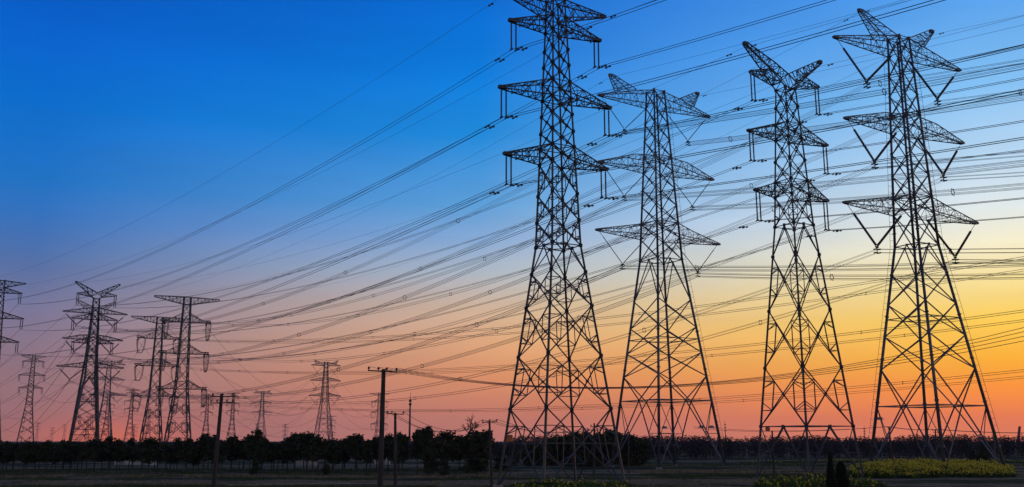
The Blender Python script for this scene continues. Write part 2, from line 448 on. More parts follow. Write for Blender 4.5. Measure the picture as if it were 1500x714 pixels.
def tower_tension(root, cfg):
    """angle-steel strain tower: long flat top arm, three arm levels with level insulators and jumper loops"""
    P = {}; th = cfg['thick']
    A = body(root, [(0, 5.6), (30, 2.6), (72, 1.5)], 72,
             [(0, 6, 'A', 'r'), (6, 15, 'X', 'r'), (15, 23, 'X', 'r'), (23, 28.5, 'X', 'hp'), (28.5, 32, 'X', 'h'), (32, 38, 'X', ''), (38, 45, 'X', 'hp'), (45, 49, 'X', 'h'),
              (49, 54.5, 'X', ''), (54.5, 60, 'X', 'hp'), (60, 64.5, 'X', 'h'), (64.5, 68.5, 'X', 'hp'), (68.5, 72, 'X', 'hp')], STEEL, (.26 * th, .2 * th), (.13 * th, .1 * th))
    for s in (-1, 1):
        mb = MB(); truss(mb, arm_quads(s, 15, A(68.5), A(72), 68.5, 72, 71.2, .3, None, .6), [8], .12 * th, .07 * th); mb.obj('earth_wire_arm', STEEL, root)
        P['g', s] = [Vector((s * 14.8, 0, 71.2))]
        for i, zl in enumerate((60, 45, 28.5)):
            L = 11.2
            q = arm_quads(s, L, A(zl), A(zl + 4), zl, zl + 4.2, zl + .1, 1.0, (.62, zl + 1.0), 1.0)
            mb = MB(); truss(mb, q, [4, 3], .12 * th, .07 * th); mb.obj('crossarm', STEEL, root)
            ends = []
            for e, d in zip((-1, 1), cfg['dirs']):
                d = Vector((d[0] * math.cos(ALPHA) + d[1] * math.sin(ALPHA), -d[0] * math.sin(ALPHA) + d[1] * math.cos(ALPHA), 0)).normalized()
                o = link_mesh('insulator_string', CACHE.setdefault('ten', string_mesh(5.0, .30 * th, .4)), root); o.location = (s * 9.6, e * .9, zl + .2)
                dd = Vector((d.x, d.y, -.16)).normalized(); o.rotation_euler = Vector((0, 0, -1)).rotation_difference(dd).to_euler()
                ends.append(Vector(o.location) + dd * 5.2)
            # jumper loop: hangs between the two strain strings, weighted by a short tube
            mb = MB(); pts = []; c0 = Vector((s * 10.5, 0, 0))
            for k in range(25):
                t = k / 24 * 2 - 1; tt = max(-1, min(1, t * 1.12)); p = ends[0].lerp(ends[1], .5 + .5 * tt * (.80 + .20 * abs(t) ** 3)); pts.append((p.x, p.y, p.z - 7.6 * (1 - abs(t) ** 4.0)))
            for dx in (-.22, .22): mb.path([(p[0] + dx, p[1], p[2]) for p in pts], .10 * th, 4)
            mb.seg((s * 10.5, -2.2, zl - 7.95), (s * 10.5, 2.2, zl - 7.95), .2 * th, .2 * th, 6)
            mb.obj('jumper_loop', WIRE, root)
            for e in (-1, 1):
                mb = MB(); mb.seg((s * 10.5, e * .9, zl), (s * 10.5, e * .9, zl - 7.9), .06 * th, .06 * th, 4); mb.obj('jumper_string', PORC, root)
            P[i, s, 'near'] = [ends[0]]; P[i, s, 'far'] = [ends[1]]
            P[i, s] = P[i, s, 'near']
    return P


ALPHA = R(28)
VCFG4 = dict(thick=1.0, z=dict(top=76.7, A=73.4, B=58.8, C=43.7, ring=38.1), a=(7.35, 2.5, 1.27), nodes=(33.1, 27.9, 22.4, 16.8, 10.6), dia=('d', ''),
             L=(16.3, 15.1, 16.8), V=6.6, ri=.23, rod=1.9, horn=(9.7, 80.2), rails=(3, 1), ys=1.0, up=2.6, kd=(.8, .3, 1.0), hr=.36, hx=1.3, hz=(2.5, 3.3))
VCFG2 = dict(thick=1.0, z=dict(top=76.3, A=72.9, B=58.9, C=44.95, ring=40.4), a=(7.75, 3.0, 1.32), nodes=(32.2, 26.8, 17.2 + 4.6, 17.2, 12.5), dia=('d', ''),
             L=(14.0, 14.3, 15.2), V=6.0, ri=.10, rod=1.2, horn=(11.4, 78.0), rails=(1,), ys=.85, up=2.8, kd=(.7, .2, 1.15), hr=.68, hx=5.6, hz=(1.6, 2.7))
TW = {}


def put_tower(key, build, cfg, x, y, label, group=None, sc=1.0, rz=ALPHA):
    r = empty('lattice_tower', (x, y, 0), rz, sc)
    tag(r, label, 'power pylon', group)
    TW[key] = (r, build(r, cfg)); return r


GRP = 'lattice pylons carrying the power lines'
t1 = put_tower('T1', tower_flat_top, dict(thick=1.0), 5.3, 107, 'nearest big pylon, its flat top arms cut by the upper edge of the photo', GRP)
t2 = put_tower('T2', tower_v, VCFG2, 30.0, 188, 'big tube-legged pylon with thin V insulators, right of the top-cut one', GRP)
t3 = put_tower('T3', tower_y_top, dict(thick=1.0), 39.3, 129, 'big pylon forking into a Y top, straight insulators, between the two V-insulator pylons', GRP)
t4 = put_tower('T4', tower_v, VCFG4, 70.5, 162, 'rightmost big pylon, with thick V insulators, standing in yellow flowers', GRP)
sign_plate(t1, (-4.1, 4.2, 5.2), .7)
sign_plate(t3, (-3.5, 3.6, 6.5), .6)
mb = MB(); mb.box((0, 0, 0), .7, .5, .45); mb.seg((-.9, 0, -.1), (.9, 0, -.1), .08)
for p in ((-5.6, -6.9, 7.3), (5.6, -6.8, 7.5), (3.8, -6.0, 7.5)):
    o = mb.obj('monitor_box', GREYBOX, t2); o.location = p
o = mb.obj('monitor_box', GREYBOX, t4); o.location = (-6.0, 5.6, 8.6)

# ---- the far pylons
FT = 1.35
put_tower('L1', tower_flat_top, dict(thick=FT), gx(-25, 324), 324, 'far pylon half cut by the left edge of the photo, flat topped', GRP, 1.03)
put_tower('TA', tower_v, dict(VCFG4, thick=1.45, armk=1.7, ri=.34, rails=()), gx(122, 520), 520, 'far pylon with large V insulators just behind the distant Y-topped one', GRP)
put_tower('YB', tower_y_top, dict(thick=FT), gx(121, 335), 335, 'distant Y-topped pylon overlapping a taller one with V insulators', GRP)
put_tower('S5', tower_tension, dict(thick=1.3, dirs=((.61, -.79), (-.3, .95))), gx(259, 450), 450, 'far strain pylon with a long flat top arm, front one of the overlapping pair', GRP)
put_tower('S6', tower_tension, dict(thick=1.3, dirs=((.8, -.6), (-.6, .8))), gx(220, 525), 525, 'far strain pylon with a long flat top arm, rear one of the overlapping pair', GRP)
put_tower('F10', tower_flat_top, dict(thick=1.5), gx(36, 600), 600, 'pale far pylon with short arms next to the one cut by the left edge', GRP)
put_tower('F11', tower_v, dict(VCFG2, thick=1.6, armk=1.7, rails=(), ri=.2), gx(473, 890), 890, 'lone far pylon with V insulators, tallest of those beyond the leaning double-arm pole', GRP)


def far_copy(src, key, px, D, H, label, rz=ALPHA):
    r0, P = TW[src]; r = copy_tree(r0); r.location = (gx(px, D), D, 0); r.rotation_euler = (0, 0, rz)
    top = dict(F11=77.7, F10=57.3, S6=72, TA=79.5, YB=60, S5=72)[src]
    r.scale = (H / top,) * 3; tag(r, label, 'power pylon', GRP); TW[key] = (r, P); return r


far_copy('F11', 'F12', 381, 1430, 78, 'tiny far pylon with V insulators left of the lone taller one')
far_copy('S6', 'F13', 554, 1150, 60, 'far strain pylon seen behind the nearest bare pole')
far_copy('S6', 'F14', 484, 1500, 42, 'tiny dense pylon at the right foot of the lone far pylon')
far_copy('F10', 'F15', 375, 1600, 32, 'tiny stub of a pylon touching the left foot of the tiny V pylon')
far_copy('S6', 'F16', 417, 1900, 36, 'smallest pylon on the tree line between the tiny V pylon and the lone far one')
far_copy('F11', 'F17', 150, 880, 78, 'pale V-insulator pylon peeking out right of the Y-topped pair')
far_copy('F10', 'F18', 153, 1120, 58, 'pale slim pylon low behind the right leg of the Y-topped pair')
far_copy('YB', 'F19', 126, 1750, 50, 'tiny pylon seen between the legs of the Y-topped pair')
far_copy('F10', 'F20', 188, 1080, 61, 'slim pale pylon left of the two overlapping strain pylons')
far_copy('S6', 'F21', 195, 1800, 34, 'tiny flat-topped pylon at the foot of the slim pale one left of the strain pair')
far_copy('F10', 'F22', 53, 2300, 47, 'tiny pylon at the right foot of the pale far one near the left edge')
far_copy('F11', 'F23', 75, 2600, 39, 'tiny wide-armed pylon alone on the tree line left of the Y-topped pair')
far_copy('YB', 'F24', 93, 2400, 45, 'tiny Y-topped pylon low on the tree line left of the big Y-topped pair')
far_copy('F10', 'F25', 300, 1150, 58, 'slim pale pylon left of the leaning double-arm pole')
far_copy('F10', 'F26', 338, 1180, 62, 'slim pale pylon just right of the leaning double-arm pole')
far_copy('YB', 'F27', 216, 1500, 50, 'small pale pylon seen through the legs of the rear strain pylon')
bpy.context.view_layer.update()


def wp(key, k, i=0):
    r, P = TW[key]; return r.matrix_world @ P[k][i]


# ------------------------------------------------------------------ conductors
def sag_pts(A, B, sag, n):
    return [A.lerp(B, i / n) - Vector((0, 0, 4 * sag * (i / n) * (1 - i / n))) for i in range(n + 1)]


BETA = R(39)
LINE = Vector((math.sin(BETA), -math.cos(BETA), 0))
damper = MB(); damper.seg((-.28, 0, -.14), (.28, 0, -.14), .03); damper.box((-.3, 0, -.14), .28, .16, .16); damper.box((.3, 0, -.14), .28, .16, .16); damper.seg((0, 0, 0), (0, 0, -.14), .04)
DAMP = damper.mesh('vibration_damper', PIN)


def along(pts, dist, from_i):
    """point and direction dist metres along the polyline from vertex from_i (negative = backwards)"""
    i = from_i; st = 1 if dist > 0 else -1; d = abs(dist)
    while 0 <= i + st < len(pts):
        l = (pts[i + st] - pts[i]).length
        if l >= d: return pts[i].lerp(pts[i + st], d / l), (pts[i + st] - pts[i]).normalized()
        d -= l; i += st
    return pts[i], Vector((1, 0, 0))


def wire(label, pts, r, group, damp_at=None, offs=(1.6, 2.6), name='conductor_wire'):
    mb = MB(); mb.path(pts, r, 4); o = mb.obj(name, WIRE); tag(o, label, 'power line', group)
    if damp_at is not None:
        for d in (-offs[1], offs[0]):
            p, t = along(pts, d, damp_at)
            k = link_mesh('vibration_damper', DAMP, o); k.location = p; k.rotation_euler = (0, 0, math.atan2(t.y, t.x))
    return o


ring = MB(); RN = 8
ring.path([(0, .46 * math.cos(2 * math.pi * i / RN), .52 * math.sin(2 * math.pi * i / RN)) for i in range(RN + 1)], .05, 4)
for a in range(4):
    t = math.pi / 4 + a * math.pi / 2; ring.box((0, .5 * math.cos(t), .5 * math.sin(t)), .14, .16, .16)
RING = ring.mesh('spacer', PIN)
star = MB(); NS = 6
star.path([(0, .48 * math.cos(2 * math.pi * i / 12), .48 * math.sin(2 * math.pi * i / 12)) for i in range(13)], .06, 4)
for a in range(NS):
    t = a * math.pi / 3; star.seg((0, .48 * math.cos(t), .48 * math.sin(t)), (0, .68 * math.cos(t), .68 * math.sin(t)), .07)
STAR = star.mesh('spacer', PIN)


def bundle(label, pts, r, group, n=4, rad=.42, spc=62, sp0=30, far=False):
    root = empty('conductor_bundle', pts[0]); tag(root, label, 'power line', group)
    base = pts[0]
    for k in range(n):
        t = math.pi / n + 2 * math.pi * k / n; mb = MB(); q = []
        for i, p in enumerate(pts):
            d = pts[min(i + 1, len(pts) - 1)] - pts[max(i - 1, 0)]; h = Vector((d.y, -d.x, 0)).normalized()
            q.append(p - base + h * (rad * math.cos(t)) + Vector((0, 0, rad * math.sin(t))))
        mb.path(q, r, 4); mb.obj('wire_strand', WIRE, root)
    d = sp0; tot = sum((a - b).length for a, b in zip(pts, pts[1:]))
    while d < tot - 10:
        p, t = along(pts, d, 0); o = link_mesh('spacer', STAR if n == 6 else RING, root); o.location = p - base; o.rotation_euler = (0, 0, math.atan2(t.y, t.x)); d += spc
    return root


LV = ('upper', 'middle', 'lower'); SD = {-1: 'left', 1: 'right'}
RW = .034


def twin_line(a, b, name, span, sag_l, sag_r, r=RW):
    for lv in range(3):
        for s in (-1, 1):
            for i in range(2):
                A = wp(a, (lv, s), i); B = wp(b, (lv, s), i)
                C = A + LINE * span
                right = sag_pts(A, C, sag_r, 36); left = sag_pts(B, A, sag_l, 44)
                wire('%s conductor at %s %s arm of %s' % (('outer', 'inner')[i if s < 0 else 1 - i], LV[lv], SD[s], name), left + right[1:], r, 'twin conductors of ' + name, 44)
    for s in (-1, 1):
        A = wp(a, ('g', s)); B = wp(b, ('g', s)); C = A + LINE * span
        wire('thin earth wire over the %s top tip of %s' % (SD[s], name), sag_pts(B, A, sag_l * .8, 40) + sag_pts(A, C, sag_r * .8, 30)[1:], r * .6, 'earth wires', 40, name='earth_wire')


twin_line('T1', 'L1', 'the nearest pylon', 300, 7.5, 8.5)
twin_line('T3', 'YB', 'the big Y-topped pylon', 300, 8, 9)


def bundle_line(a, b, name, span, sag_l, sag_r, n, end=None, r=.030):
    for lv in range(3):
        for s in (-1, 1):
            A = wp(a, (lv, s)); B = wp(b, (lv, s)); C = A + LINE * span
            bundle('bundled conductor under the %s %s arm of %s' % (LV[lv], SD[s], name), sag_pts(B, A, sag_l, 48) + sag_pts(A, C, sag_r, 40)[1:], r, 'bundled conductors of ' + name, n, .42 if n == 4 else .46, 58 + 5 * lv, 22 + 9 * lv + 6 * s)
    for s in (-1, 1):
        A = wp(a, ('g', s)); B = wp(b, ('g', s)); C = A + LINE * span
        wire('thin earth wire over the %s horn of %s' % (SD[s], name), sag_pts(B, A, sag_l * .8, 40) + sag_pts(A, C, sag_r * .8, 30)[1:], r * .8, 'earth wires', 40, name='earth_wire')


bundle_line('T2', 'TA', 'the big pylon with thin V insulators', 450, 16, 18, 6)
bundle_line('T4', 'S5', 'the rightmost big pylon', 450, 14, 18, 4)
# the rear strain pylon's line passes behind the four big pylons and out of frame
for lv in range(3):
    for s in (-1, 1):
        A = wp('S6', (lv, s)); C = Vector((215, 225, 0)) + (A - TW['S6'][0].location) + Vector((0, 0, 4))
        bundle('bundle from the %s %s arm of the rear strain pylon running right' % (LV[lv], SD[s]), sag_pts(A, C, 13, 50), .036, 'bundled conductors of the rear strain pylon', 4, .42, 66, 40 + 11 * lv)


def far_span(a, b, sag, sides=(-1, 1), r=.06, ka='far', word='far'):
    na = TW[a][0]; nb = TW[b][0]
    for lv in range(3):
        for s in sides:
            k = (lv, s, ka) if (lv, s, ka) in TW[a][1] else (lv, s)
            wire('faint %s %s %s wire %s' % (SPAN[a, b][0], LV[lv], SD[s], SPAN[a, b][1]),
                 sag_pts(wp(a, k), wp(b, (lv, s)), sag, 30), r, 'sagging wires between far pylons')


SPAN = {('S5', 'F11'): ('long', 'from front strain pylon to lone V pylon'), ('F11', 'F13'): ('steep', 'from lone V pylon to the bare pole'),
        ('S6', 'F12'): ('low', 'from the rear strain pylon to the tiny V pylon'), ('TA', 'F10'): ('flat', 'from the Y-topped pair to the pale left one'),
        ('F17', 'S6'): ('crossing', 'behind the Y-topped pair to the rear strain pylon'), ('F12', 'F11'): ('shallow', 'between the tiny and the lone V pylon'),
        ('F25', 'F20'): ('level', 'between the two slim pale ones'), ('F26', 'F12'): ('thin', 'from the slim pale one right of the leaning pole'), ('F18', 'F20'): ('pale', 'left of the strain pair')}
far_span('S5', 'F11', 26, r=.08)
far_span('F11', 'F13', 14, r=.10)
far_span('S6', 'F12', 30, r=.085)
far_span('TA', 'F10', 8, r=.065)
far_span('F17', 'S6', 14, r=.06)
far_span('F12', 'F11', 18, r=.11)
far_span('F25', 'F20', 4, r=.08)
far_span('F26', 'F12', 6, r=.09)
far_span('F18', 'F20', 3, r=.08)
# lines leaving the frame on the left, from the far pylons onward
for key, nm in (('L1', 'the pylon cut by the left edge'), ('YB', 'the distant Y-topped pylon')):
    for lv in range(3):
        for s in (-1, 1):
            A = wp(key, (lv, s)); C = A - LINE * 720 + Vector((0, 0, -6))
            wire('wire beyond the %s %s arm of %s' % (LV[lv], SD[s], nm), sag_pts(A, C, 26, 30), .055, 'wires running on to the horizon')
for lv in range(3):
    for s in (-1, 1):
        A = wp('TA', (lv, s)); C = A + Vector((-560, 930, -8))
        wire('bundle leaving the %s %s V of the far pylon behind the Y-topped one' % (LV[lv], SD[s]), sag_pts(A, C, 34, 36), .12, 'wires running on to the horizon')


# ------------------------------------------------------------------ ground
def gz(x, y):
    b = .10 * math.sin(y * .21 + .6 * math.sin(x * .035)) + .07 * math.sin(x * .11 + y * .05) + .05 * math.sin(x * .53 - y * .37)
    f = max(0.0, min(1.0, (420 - y) / 120)) * max(0.0, min(1.0, (y - 25) / 20))
    return b * f - .06


def axis(a, b, step, outs):
    n = int((b - a) / step); v = [a + (b - a) * i / n for i in range(n + 1)]
    return [-o + a for o in reversed(outs)] + v + [b + o for o in outs]


xs = axis(-150, 170, 1.6, [6, 16, 40, 90, 200, 450, 1000, 2000, 3400]); ys = axis(30, 330, 1.2, [6, 16, 40, 90, 200, 450, 1000, 2000, 3400])
gme = bpy.data.meshes.new('field')
gme.from_pydata([(x, y, gz(x, y)) for y in ys for x in xs], [], [(j * len(xs) + i, j * len(xs) + i + 1, (j + 1) * len(xs) + i + 1, (j + 1) * len(xs) + i) for j in range(len(ys) - 1) for i in range(len(xs) - 1)])
gme.polygons.foreach_set('use_smooth', [True] * len(gme.polygons))


def ground_mat():
    m = bpy.data.materials.new('field_soil_and_grass'); m.use_nodes = True; nt = m.node_tree; N = nt.nodes; L = nt.links; b = N['Principled BSDF']
    tc = N.new('ShaderNodeTexCoord')

    def noise(sc, st, det=5, rough=.6):
        mp = N.new('ShaderNodeMapping'); mp.inputs['Scale'].default_value = st; L.new(tc.outputs['Object'], mp.inputs[0])
        n = N.new('ShaderNodeTexNoise'); n.inputs['Scale'].default_value = sc; n.inputs['Detail'].default_value = det; n.inputs['Roughness'].default_value = rough
        L.new(mp.outputs[0], n.inputs[0]); return n.outputs[0]

    def ramp(f, rows):
        n = N.new('ShaderNodeValToRGB'); e = n.color_ramp.elements
        for i, (p, c) in enumerate(rows):
            q = e[i] if i < 2 else e.new(p)
            q.position = p; q.color = tuple(c) + (1,)
        L.new(f, n.inputs[0]); return n.outputs[0]

    def mix(f, a, c):
        n = N.new('ShaderNodeMix'); n.data_type = 'RGBA'; L.new(f, n.inputs[0]); L.new(a, n.inputs[6]); L.new(c, n.inputs[7]); return n.outputs[2]
    soil = ramp(noise(1.6, (1, 1, 1), 8, .75), [(.30, (.075, .050, .034)), (.52, (.24, .19, .115)), (.72, (.42, .34, .20))])
    grass = ramp(noise(2.3, (1, 1, 1), 6, .7), [(.30, (.012, .018, .006)), (.55, (.032, .046, .015)), (.75, (.075, .082, .034))])
    bands = ramp(noise(.06, (.22, 1.6, 1), 3), [(.47, (0, 0, 0)), (.54, (1, 1, 1))])
    patch = ramp(noise(.35, (.45, 1.5, 1), 5), [(.50, (0, 0, 0)), (.62, (.8, .8, .8))])
    c = mix(patch, mix(bands, soil, grass), grass)
    L.new(c, b.inputs['Base Color']); b.inputs['Roughness'].default_value = 1; b.inputs['Specular IOR Level'].default_value = .1
    bp = N.new('ShaderNodeBump'); bp.inputs['Strength'].default_value = .9; bp.inputs['Distance'].default_value = .25; L.new(noise(2.0, (1, 1, 1), 8, .75), bp.inputs['Height']); L.new(bp.outputs[0], b.inputs['Normal'])
    return m


gme.materials.append(ground_mat()); tag(link_mesh('field', gme), kind='structure')


# ------------------------------------------------------------------ vegetation
def leaf_mat(name, a, b_, rough=.7):
    m = mat(name, a, rough, 0, .3, .9, b_, spec=.2); return m


LEAF = leaf_mat('tree_leaves', (.050, .062, .026), (.018, .026, .010))
BARK = mat('bark', (.085, .065, .05), .95, 0, .4, 4, stretch=(1, 1, .2))
TWIG = mat('bare_wood', (.032, .028, .036), .95, 0, .45, .35, (.017, .016, .023))
CONI = leaf_mat('conifer_needles', (.022, .034, .016), (.009, .015, .007))
RAPE = leaf_mat('rapeseed_leaves', (.065, .125, .022), (.025, .05, .010))
BLOS = mat('rapeseed_blossom', (.80, .68, .05), .8, 0, .2, 1.5)
TURF = leaf_mat('grass_blades', (.085, .12, .032), (.035, .055, .016))
DRY = leaf_mat('dry_stubble', (.42, .32, .19), (.20, .15, .09))


def quad(v, f, p, s, q=rnd, flat=0.0):
    a = Vector((q.gauss(0, 1), q.gauss(0, 1), q.gauss(0, 1) * (1 - flat))).normalized(); b = a.cross(Vector((q.gauss(0, 1), q.gauss(0, 1), q.gauss(0, 1)))).normalized()
    k = len(v); s2 = s * q.uniform(.5, .8)
    v += [p - a * s, p + b * s2, p + a * s, p - b * s2]; f.append((k, k + 1, k + 2, k + 3))


def mesh_of(name, v, f, m):
    me = bpy.data.meshes.new(name); me.from_pydata(v, [], f); me.materials.append(m); return me


def tree_variant(seed, H=5.4, cw=1.7, z0=.36, n=1700, clumps=15, leaf=.17):
    q = random.Random(seed); v, f = [], []; lobes = []
    for i in range(clumps):
        t = q.random(); z = H * (z0 + .08 + (.86 - z0) * t)
        w = cw * (math.sin(math.pi * min(1, .22 + .72 * t)) ** .6) * .72
        a = q.uniform(0, 6.283); d = w * math.sqrt(q.random())
        lobes.append((Vector((d * math.cos(a), d * math.sin(a), z)), q.uniform(.32, .62) * cw * .75))
    lobes.append((Vector((q.uniform(-.2, .2), q.uniform(-.2, .2), H * .9)), cw * .36))
    tot = sum(r * r for _, r in lobes)
    for c, r in lobes:
        for k in range(int(n * r * r / tot)):
            d = Vector((q.gauss(0, 1), q.gauss(0, 1), q.gauss(0, 1))).normalized()
            quad(v, f, c + d * r * (q.random() ** .45) * Vector((1, 1, .82)).length / 1.64 * q.uniform(.82, 1.38), leaf * q.uniform(.7, 1.5), q)
    mb = MB(); lean = Vector((q.uniform(-.15, .15), q.uniform(-.15, .15), 0))
    mb.path([(0, 0, -.3), lean * .3 + Vector((0, 0, H * .25)), lean + Vector((0, 0, H * .55)), lean * 1.4 + Vector((0, 0, H * .85))], [.11, .09, .06, .02], 7)
    for c, r in lobes[:8]:
        s = Vector((lean.x * .6, lean.y * .6, H * q.uniform(.28, .5))); mb.path([s, s.lerp(c, .5) + Vector((0, 0, .12)), c], [.045, .03, .012], 5)
    return mesh_of('crown', v, f, LEAF), mb.mesh('trunk', BARK)


VAR = [tree_variant(i + 3, cw=rnd.uniform(1.45, 1.9), z0=rnd.uniform(.30, .42)) for i in range(6)]
BUSHY = [tree_variant(i + 40, cw=2.3, z0=.04, n=2200, clumps=22, leaf=.19) for i in range(4)]


def tree(x, y, h, label, group, var, wide=1.0, name='leafy_tree', H=5.4):
    r = empty(name, (x, y, gz(x, y)), rnd.uniform(0, 6.28)); r.scale = (h / H * wide, h / H * wide, h / H)
    tag(r, label, 'tree', group); link_mesh('trunk', var[1], r); link_mesh('crown', var[0], r); return r


def top_y(px):
    px += 3
    K = [(-60, 656), (0, 650), (40, 651), (90, 653), (150, 649), (200, 648), (230, 645), (280, 647), (330, 645), (370, 640), (410, 642), (445, 637), (480, 643), (500, 638), (545, 645), (590, 641)]
    for (a, b), (c, d) in zip(K, K[1:]):
        if px <= c: return b + (d - b) * (px - a) / (c - a)
    return 645


GT = 'trees of the dark row across the field'
px = -30.0; i = 0
while px < 590:
    D = 152 + rnd.uniform(-3, 9); y = top_y(px) + rnd.choice((-7, -4, -2, -1, 0, 2, 5, 11)) * (.6 if px < 180 else 1)
    tree(gx(px, D), D, zy(y, D) + .25, 'dark leafy tree in the continuous row across the field', GT, VAR[rnd.randrange(6)], rnd.uniform(.95, 1.4)); i += 1
    px += rnd.uniform(9, 19)
px = -30.0
while px < 560:                                                  # a second, denser line behind the first
    D = 172 + rnd.uniform(-4, 10); y = top_y(px) + rnd.uniform(2, 9)
    tree(gx(px, D), D, zy(y, D) + .2, 'dark leafy tree in the continuous row across the field', GT, VAR[(i * 5 + 1) % 6], rnd.uniform(1.0, 1.3)); i += 1
    px += rnd.uniform(12, 20)
for px, y, w, D, lab in ((589, 640, .95, 150, 'dark leafy tree just right of the second bare pole'), (611, 631, .62, 152, 'slim-trunked dark tree with a high crown, left of the bushy one'),
                         (624, 629, 1.15, 158, 'tallest dark tree of the row with a rounded crown above its neighbours'), (634, 645, 1.05, 148, 'low-branched dark tree below the tallest one of the row'),
                         (653, 637, 1.1, 151, 'dark tree with a greenish shrub at its foot'), (673, 643, 1.0, 153, 'twin-stemmed dark tree in front of the bare branching tree'),
                         (697, 637, 1.15, 152, 'dark dense tree between the bare branching tree and the small bare pole'), (712, 634, 1.0, 156, 'last tall dark tree of the row beside the small bare pole'),
                         (735, 664, 1.1, 160, 'low dark tree past the end of the row, beside the leg of the nearest pylon')):
    tree(gx(px, D), D, zy(y, D) + .25, lab, None, (BUSHY if px in (634, 735, 697) else VAR)[px % 4], w)
PROF = ((756, 664), (772, 655), (788, 650), (803, 646), (818, 644), (833, 641), (848, 638), (862, 637), (876, 639), (889, 636), (902, 637), (915, 641), (928, 643), (942, 649))
for k, (px, y) in enumerate(PROF):
    for D in (198 + rnd.uniform(-4, 4), 210 + rnd.uniform(-4, 4)):
        tree(gx(px + rnd.uniform(-4, 4), D), D, zy(y, D) + .3, 'dark bushy tree of the grove behind the legs of the nearest pylon', 'trees of the dark grove', BUSHY[(k + int(D)) % 4], rnd.uniform(.95, 1.2), 'bushy_tree')
for px, D, h, lab in ((651, 146, 1.9, 'greenish round shrub under the dark trees'), (372, 148, 1.8, 'dark round shrub under the row right of the leaning pole'), (478, 147, 1.6, 'small dark shrub under the row beside the blue shed'),
                      (1440, 215, 3.9, 'dark round bush before the distant wood at the right'), (1423, 216, 2.6, 'low dark bush left of the rounder one before the distant wood')):
    tree(gx(px, D), D, h, lab, None, BUSHY[int(px) % 4], 1.15, 'bush')

# bare branching tree
mb = MB(); q = random.Random(5)


def branch(p, d, L, r, n):
    e = p + d * L; mb.path([p, p.lerp(e, .5) + Vector((q.gauss(0, .05), q.gauss(0, .05), 0)) * L, e], [r, r * .8, r * .62], 5)
    if n:
        for k in range(3 if n > 1 else 4):
            dd = (d + Vector((q.gauss(0, .55), q.gauss(0, .55), q.uniform(-.05, .35)))).normalized(); branch(p.lerp(e, q.uniform(.6, 1)), dd, L * q.uniform(.6, .85), r * .62, n - 1)


bt = empty('bare_tree', (gx(683, 172), 172, 0)); tag(bt, 'leafless branching tree showing above the dark row of trees', 'tree')
branch(Vector((0, 0, 3.0)), Vector((.05, 0, 1)).normalized(), 2.5, .20, 4); mb.obj('branches', TWIG, bt)
tk = MB(); tk.path([(0, 0, -.2), (.02, 0, 1.6), (0, 0, 3.05)], [.19, .16, .13], 7); tk.obj('trunk', BARK, bt)

# two small conifers close to the camera
for px, D, h, w, pw, lab in ((1222, 60, zy(666, 60), .52, .85, 'slim pointed dark cypress in the foreground'), (1237, 61, zy(681, 61), .66, .42, 'rounder low dark cypress beside the slim pointed one')):
    v, f = [], []; q = random.Random(px)
    for k in range(6000):
        t = q.random(); rr = w * ((1 - t) ** pw) * (.5 + .5 * min(1, t * 6)); a = q.uniform(0, 6.283); d = rr * q.uniform(.5, 1.12) * (1 + .2 * math.sin(a * 3 + t * 17) + .12 * math.sin(a * 2 - t * 41))
        p = Vector((d * math.cos(a), d * math.sin(a), .1 + h * t)); kk = len(v); s = q.uniform(.05, .11); o = Vector((math.cos(a), math.sin(a), 1.6)).normalized() * s * 1.6; sd_ = Vector((-math.sin(a), math.cos(a), 0)) * s * .6
        v += [p - sd_, p + sd_, p + o]; f.append((kk, kk + 1, kk + 2))
    r = empty('cypress', (gx(px, D), D, 0)); tag(r, lab, 'conifer'); link_mesh('crown', mesh_of('crown', v, f, CONI), r)
    tk = MB(); tk.path([(0, 0, -.1), (0, 0, h * .5), (0, 0, h * .92)], [.09, .06, .01], 6); tk.obj('trunk', BARK, r)

# the far wood: bare and brushy, one mass along the horizon
q = random.Random(8); v, f = [], []; tv = MB()
for k in range(1500):
    px = q.uniform(-120, 1720); D = 268 + 80 * q.random() ** 1.4; x = gx(px, D)
    edge = 637.0 + (4 if px < 760 else 0) + 1.5 * math.sin(px * .031) + 1.2 * math.sin(px * .011 + 1) + 1.0 * math.sin(px * .083) + (2.5 if 935 < px < 990 else 0)
    h = (max(zy(edge, D), 5.05) if px > 745 else 4.85) * (q.uniform(.90, 1.03) if px > 745 else q.uniform(.86, .97)); w = q.uniform(1.6, 2.9)
    tv.path([(x, D, -.2), (x + q.uniform(-.2, .2), D, h * .45), (x + q.uniform(-.3, .3), D, h * .85)], [.09, .06, .02], 4)
    for j in range(115):
        d = Vector((q.gauss(0, 1), q.gauss(0, 1), q.gauss(0, 1))).normalized() * q.random() ** .4
        p = Vector((x + d.x * w, D + d.y * w, h * (.50 + .49 * d.z)))
        t = Vector((d.x * .7 + q.gauss(0, .4), d.y * .7 + q.gauss(0, .7), .35)).normalized(); kk = len(v); L_ = q.uniform(.15, .34); sv = Vector((q.uniform(.14, .34), q.uniform(-.15, .15), q.uniform(-.15, .15)))
        v += [p - sv, p + sv, p + t * L_ + sv * .4, p + t * L_ - sv * .4]; f.append((kk, kk + 1, kk + 2, kk + 3))
k0 = len(v); v += tv.v; f += [tuple(k0 + a for a in t) for t in tv.f]
tag(link_mesh('far_wood', mesh_of('far_wood', v, f, TWIG)), 'distant bare brownish wood along the horizon', 'wood', kind='stuff')


